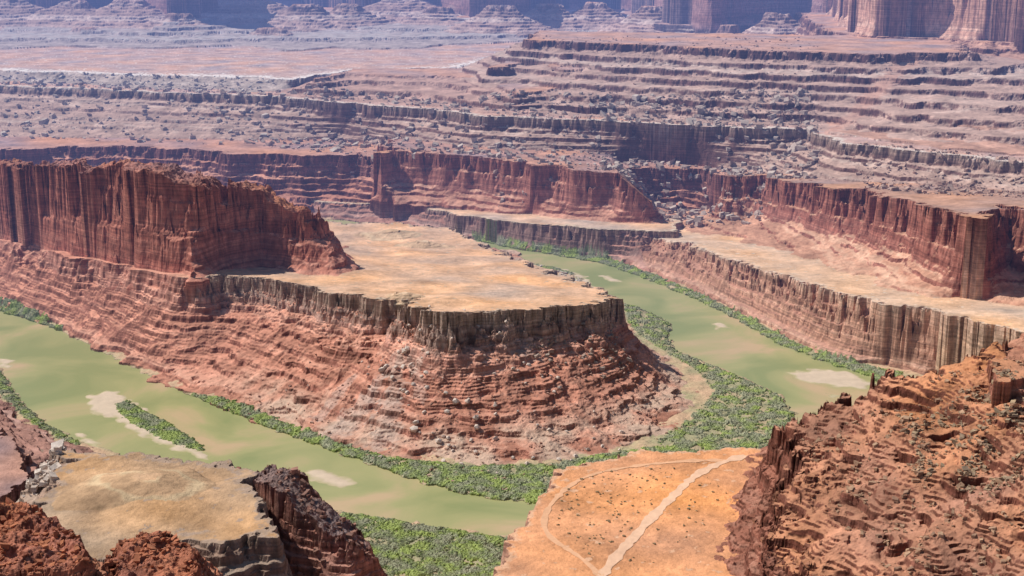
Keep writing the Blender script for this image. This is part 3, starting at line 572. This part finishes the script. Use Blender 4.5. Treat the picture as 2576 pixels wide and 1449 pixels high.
def thicket(pts,label,spacing=2.1,rlo=.35,rhi=1.1,zp=3.,keep=.9,pale=.3,hmin=.3,zmin=None,st=1.0):
    pl=poly(pts,zp);p=np.array(pl);lo=p.min(0)-4;hi=p.max(0)+4
    gx,gy=np.meshgrid(np.arange(lo[0],hi[0],st),np.arange(lo[1],hi[1],st))
    gx=gx+rng.uniform(-.3,.3,gx.shape)*st;gy=gy+rng.uniform(-.3,.3,gy.shape)*st
    fx,fy=gx.ravel(),gy.ravel()
    b=height(fx,fy);bb=b if zmin is None else np.maximum(b,zmin)
    d=-sdf(pl,fx,fy)+1.5*smp(TA,fx,fy,20,.3)
    nn=smp(TA,fx,fy,45,.3,.5)
    dens=np.clip((nn+keep*1.7)*1.6+.8*smp(TB,fx,fy,10,.2,.4),0,1)*np.clip(d/3,0,1)
    cz=dens*(1.4+.45*smp(TB,fx,fy,9,.6,.1)+.15*rng.standard_normal(len(fx)))
    ok=(b>hmin)&(b<14)&(cz>.15)
    c=leafcol(fx,fy,pale)*(1+rng.uniform(-.10,.10,(len(fx),1)))
    h=bb+np.where(ok,np.maximum(cz,0),-.3)
    V1=np.stack([fx,fy,h],-1);ii=np.arange(gx.size).reshape(gx.shape)
    qd=np.stack([ii[:-1,:-1],ii[:-1,1:],ii[1:,1:],ii[1:,:-1]],-1).reshape(-1,4);qd=qd[ok[qd].any(1)]
    if len(qd)==0:return
    used=np.zeros(gx.size,bool);used[qd.ravel()]=True;mp=np.cumsum(used)-1
    V1=V1[used];C1=c[used];q1=mp[qd];F1=np.vstack([q1[:,[0,1,2]],q1[:,[0,2,3]]])
    cand=np.nonzero(ok)[0];n=min(len(cand),int(area(pl)/spacing**2))
    sel=rng.choice(cand,n,replace=False)
    q=np.stack([fx[sel],fy[sel]],1)
    cc=leafcol(q[:,0],q[:,1],pale)*rng.uniform(.82,1.2,(n,1))
    r=(rlo+(rhi-rlo)*rng.random(n)**2)
    V2,F2,C2=blobs(q,r,cc,.8,.5,zmin=zmin,lift=np.maximum(cz[sel],0)*.6)
    mkobj('riverside_thicket',np.vstack([V1,V2]),np.vstack([F1,F2+len(V1)]),M_leaf,np.vstack([C1,C2]),label,'thicket','stuff')
for pts,lb,kw in TH: thicket(pts,lb,**kw)
thicket([(288,1014),(320,1008),(360,1030),(420,1062),(490,1105),(518,1132),(470,1126),(400,1100),(340,1068),(300,1040)],'green island thicket on sandbar',hmin=-9,zp=1.,zmin=.7,pale=.1,keep=1.5)
thicket([(1330,662),(1390,668),(1445,685),(1440,690),(1390,680)],'small green thicket by white shore',hmin=-9,zmin=.7)
def rubble(pts,zp,n,rlo,rhi,c1,c2,label,box_=True,cl=-.3,pw=4,zmax=9999):
    pl=poly(pts,zp);q=inside(pl,n)
    nn=smp(TA,q[:,0],q[:,1],50,.2,.9);q=q[nn+rng.normal(0,.4,len(q))>cl]
    q=q[height(q[:,0],q[:,1])<zmax]
    n=len(q);a=rng.random((n,1));c=np.array(c1)*(1-a)+np.array(c2)*a
    r=rlo+(rhi-rlo)*rng.random(n)**pw
    V,Fi,C=blobs(q,r,c,.8,.25,.3,box_)
    mkobj('rubble',V,Fi,M_boulder,C,label,'rubble','stuff')
GR=(.50,.41,.35);GD=(.34,.24,.2)
rubble([(560,255),(900,275),(1180,300),(1240,365),(1000,350),(700,320),(540,300)],170,2400,1.,9,GR,GD,'pale grey boulder rubble below the rim',cl=0)
rubble([(0,232),(560,250),(560,310),(0,290)],175,1300,1.,8,GR,GD,'pale grey boulder rubble slope with painted haze tint',cl=.1)
rubble([(1500,318),(2040,332),(2080,420),(1900,430),(1700,415),(1500,400)],165,4500,1.,9,GR,GD,'blocky pale rubble tumbled below the rim',cl=0)
rubble([(1200,305),(1500,318),(1500,400),(1250,385)],165,1100,1.,7,GR,GD,'scattered pale rubble on slope')
rubble([(1350,150),(2050,160),(2100,300),(1400,280)],260,2000,.8,4.,(.48,.34,.28),(.25,.15,.12),'brown rubble on stepped mesa slopes',cl=.1)
rubble([(2140,375),(2576,420),(2700,500),(2200,450)],190,1400,1.,6,(.46,.3,.23),GD,'brown rubble on slope above cliff')
rubble([(0,190),(330,200),(560,205),(720,212),(560,228),(300,215),(0,203)],214,900,1.5,7,(.52,.44,.4),GR,'pale rubble band under upper rim')
rubble([(2000,1080),(2250,990),(2450,920),(2620,900),(2700,1460),(2250,1460),(2100,1300)],zH,6500,.25,2.6,(.46,.29,.18),(.26,.15,.10),'brown rocks scattered over hillside',cl=.1,pw=7)
rubble([(2250,1040),(2560,960),(2620,1200),(2450,1240),(2300,1200)],zH,2600,.25,2.4,(.40,.28,.17),(.24,.17,.12),'mixed angular rocks on hillside',cl=0,pw=5)
rubble([(1900,1150),(2050,1080),(2100,1460),(1880,1460)],170,400,.5,2.6,(.36,.17,.10),(.22,.09,.06),'red rocks on crumbling cliff')
rubble([(860,830),(1540,800),(1690,960),(1690,1080),(1250,1150),(900,1110),(640,1010),(600,930)],50,3600,.4,2.2,(.5,.34,.27),(.3,.15,.11),'small rocks scattered on mesa slope',zmax=85)
rubble([(1020,812),(1540,800),(1600,870),(1500,900),(1060,900)],75,1700,.6,3.8,(.42,.33,.27),(.28,.19,.15),'grey rim blocks tumbled below mesa cap',zmax=100)
rubble([(-60,1255),(110,1270),(230,1400),(240,1460),(-60,1460)],200,700,.5,3.4,(.42,.16,.08),(.26,.09,.05),'red boulders heaped on outcrop')
rubble([(250,1390),(350,1340),(420,1332),(480,1370),(500,1460),(240,1460)],160,600,.5,3.,(.44,.17,.09),(.28,.095,.05),'red boulders heaped on low outcrop')
rubble([(650,1190),(750,1180),(860,1280),(950,1370),(960,1460),(800,1460),(700,1300)],100,900,.5,3.6,(.33,.17,.125),(.2,.11,.085),'dark jagged rocks on spur')
rubble([(80,1130),(150,1125),(200,1145),(150,1200),(140,1260),(60,1260),(70,1200)],110,320,1.2,5.5,(.62,.52,.44),(.48,.38,.31),'pale slabs at mesa edge',cl=-1)
rubble([(1350,668),(1400,675),(1480,705),(1495,722),(1440,712)],3,260,.8,3,(.66,.58,.5),(.5,.43,.35),'white boulders on river shore')
rocks=[]
for k in range(4):
    v,f=IV.copy(),IF
    v=v*(1+np.random.default_rng(k+40).uniform(-.28,.28,(12,1)))*np.array((1,.8,.75))
    ob=mkobj('boulder',v,f,M_boulder,np.tile(np.array((.60,.48,.40)),(12,1)))
    rocks.append(ob.data);bpy.data.objects.remove(ob)
q=inside(poly([(930,930),(1250,960),(1560,1050),(1600,1100),(1250,1145),(1000,1130),(860,1060)],25),70)
q=np.vstack([q,inside(poly([(940,990),(1100,1000),(1260,1100),(1150,1110),(1000,1080)],20),35)])
h=height(q[:,0],q[:,1])
for i,(x,y) in enumerate(q):
    ob=bpy.data.objects.new('boulder',rocks[i%4]);SC.objects.link(ob)
    s=rng.uniform(1.6,3.6) if i<86 else rng.uniform(3.8,6.0)
    ob.location=(x,y,h[i]+s*.35);ob.scale=(s,s,s);ob.rotation_euler=(rng.uniform(-.3,.3),rng.uniform(-.3,.3),rng.uniform(0,6.28))
    ob['label']='pale fallen boulder on red mesa slope';ob['category']='boulder';ob['group']='boulders fallen on the mesa slope'
shr=[]
for k in range(3):
    r=np.random.default_rng(k+90);V=[];Fi=[]
    for c in range(7):
        o=np.array((r.uniform(-.6,.6),r.uniform(-.6,.6),r.uniform(.2,.7)))
        V.append(IV*(1+r.uniform(-.4,.4,(12,1)))*r.uniform(.3,.5)+o);Fi.append(IF+12*c)
    V=np.concatenate(V);ob=mkobj('desert_shrub',V,np.concatenate(Fi),M_leaf,np.tile(np.array((.30,.22,.12)),(len(V),1))*r.uniform(.7,1.3,(len(V),1)))
    shr.append(ob.data);bpy.data.objects.remove(ob)
q=inside(poly([(1390,1300),(1440,1215),(1500,1185),(1720,1175),(1650,1260),(1560,1360),(1500,1405),(1420,1370)],130),170)
q=np.vstack([q,inside(poly([(1700,1260),(1820,1170),(1830,1240),(1760,1340),(1600,1449),(1560,1440)],130),40)])
h=height(q[:,0],q[:,1])
for i,(x,y) in enumerate(q):
    ob=bpy.data.objects.new('desert_shrub',shr[i%3]);SC.objects.link(ob)
    s=.55+1.1*rng.random()**2;ob.location=(x,y,h[i]);ob.scale=(s,s,s*.8);ob.rotation_euler=(0,0,rng.uniform(0,6.28))
    ob['label']='small olive desert shrub on orange sand';ob['category']='shrub';ob['group']='desert shrubs on the orange bench'
# ---------------------------------------------------------------- light, sky, camera
el=math.radians(48);ax,ay=-.93,.36;l=math.hypot(ax,ay);ax/=l;ay/=l
ts=Vector((ax*math.cos(el),ay*math.cos(el),math.sin(el)))
sd=bpy.data.lights.new('sun','SUN');sd.energy=5;sd.angle=math.radians(.5);sd.color=(1,.965,.90)
so=bpy.data.objects.new('sun',sd);so.rotation_euler=ts.to_track_quat('Z','Y').to_euler();so.location=(0,0,2000);SC.objects.link(so)
w=bpy.data.worlds.new('World');bpy.context.scene.world=w;w.use_nodes=True
nt=w.node_tree;sk=nt.nodes.new('ShaderNodeTexSky');sk.sky_type='NISHITA';sk.sun_disc=False;sk.sun_elevation=el;sk.sun_rotation=math.atan2(ax,ay);sk.altitude=1800
bg=nt.nodes['Background'];bg.inputs[1].default_value=.09;nt.links.new(sk.outputs[0],bg.inputs[0])
cd=bpy.data.cameras.new('camera');cd.sensor_width=36;cd.lens=36*F/2576;cd.clip_end=80000;cd.clip_start=1
co=bpy.data.objects.new('camera',cd);co.location=(0,0,CAMZ);co.rotation_euler=(math.radians(90-14),0,0);SC.objects.link(co)
bpy.context.scene.camera=co
vs=bpy.context.scene.view_settings;vs.view_transform='Standard';vs.look='None';vs.exposure=0
print('done',time.time()-T0)
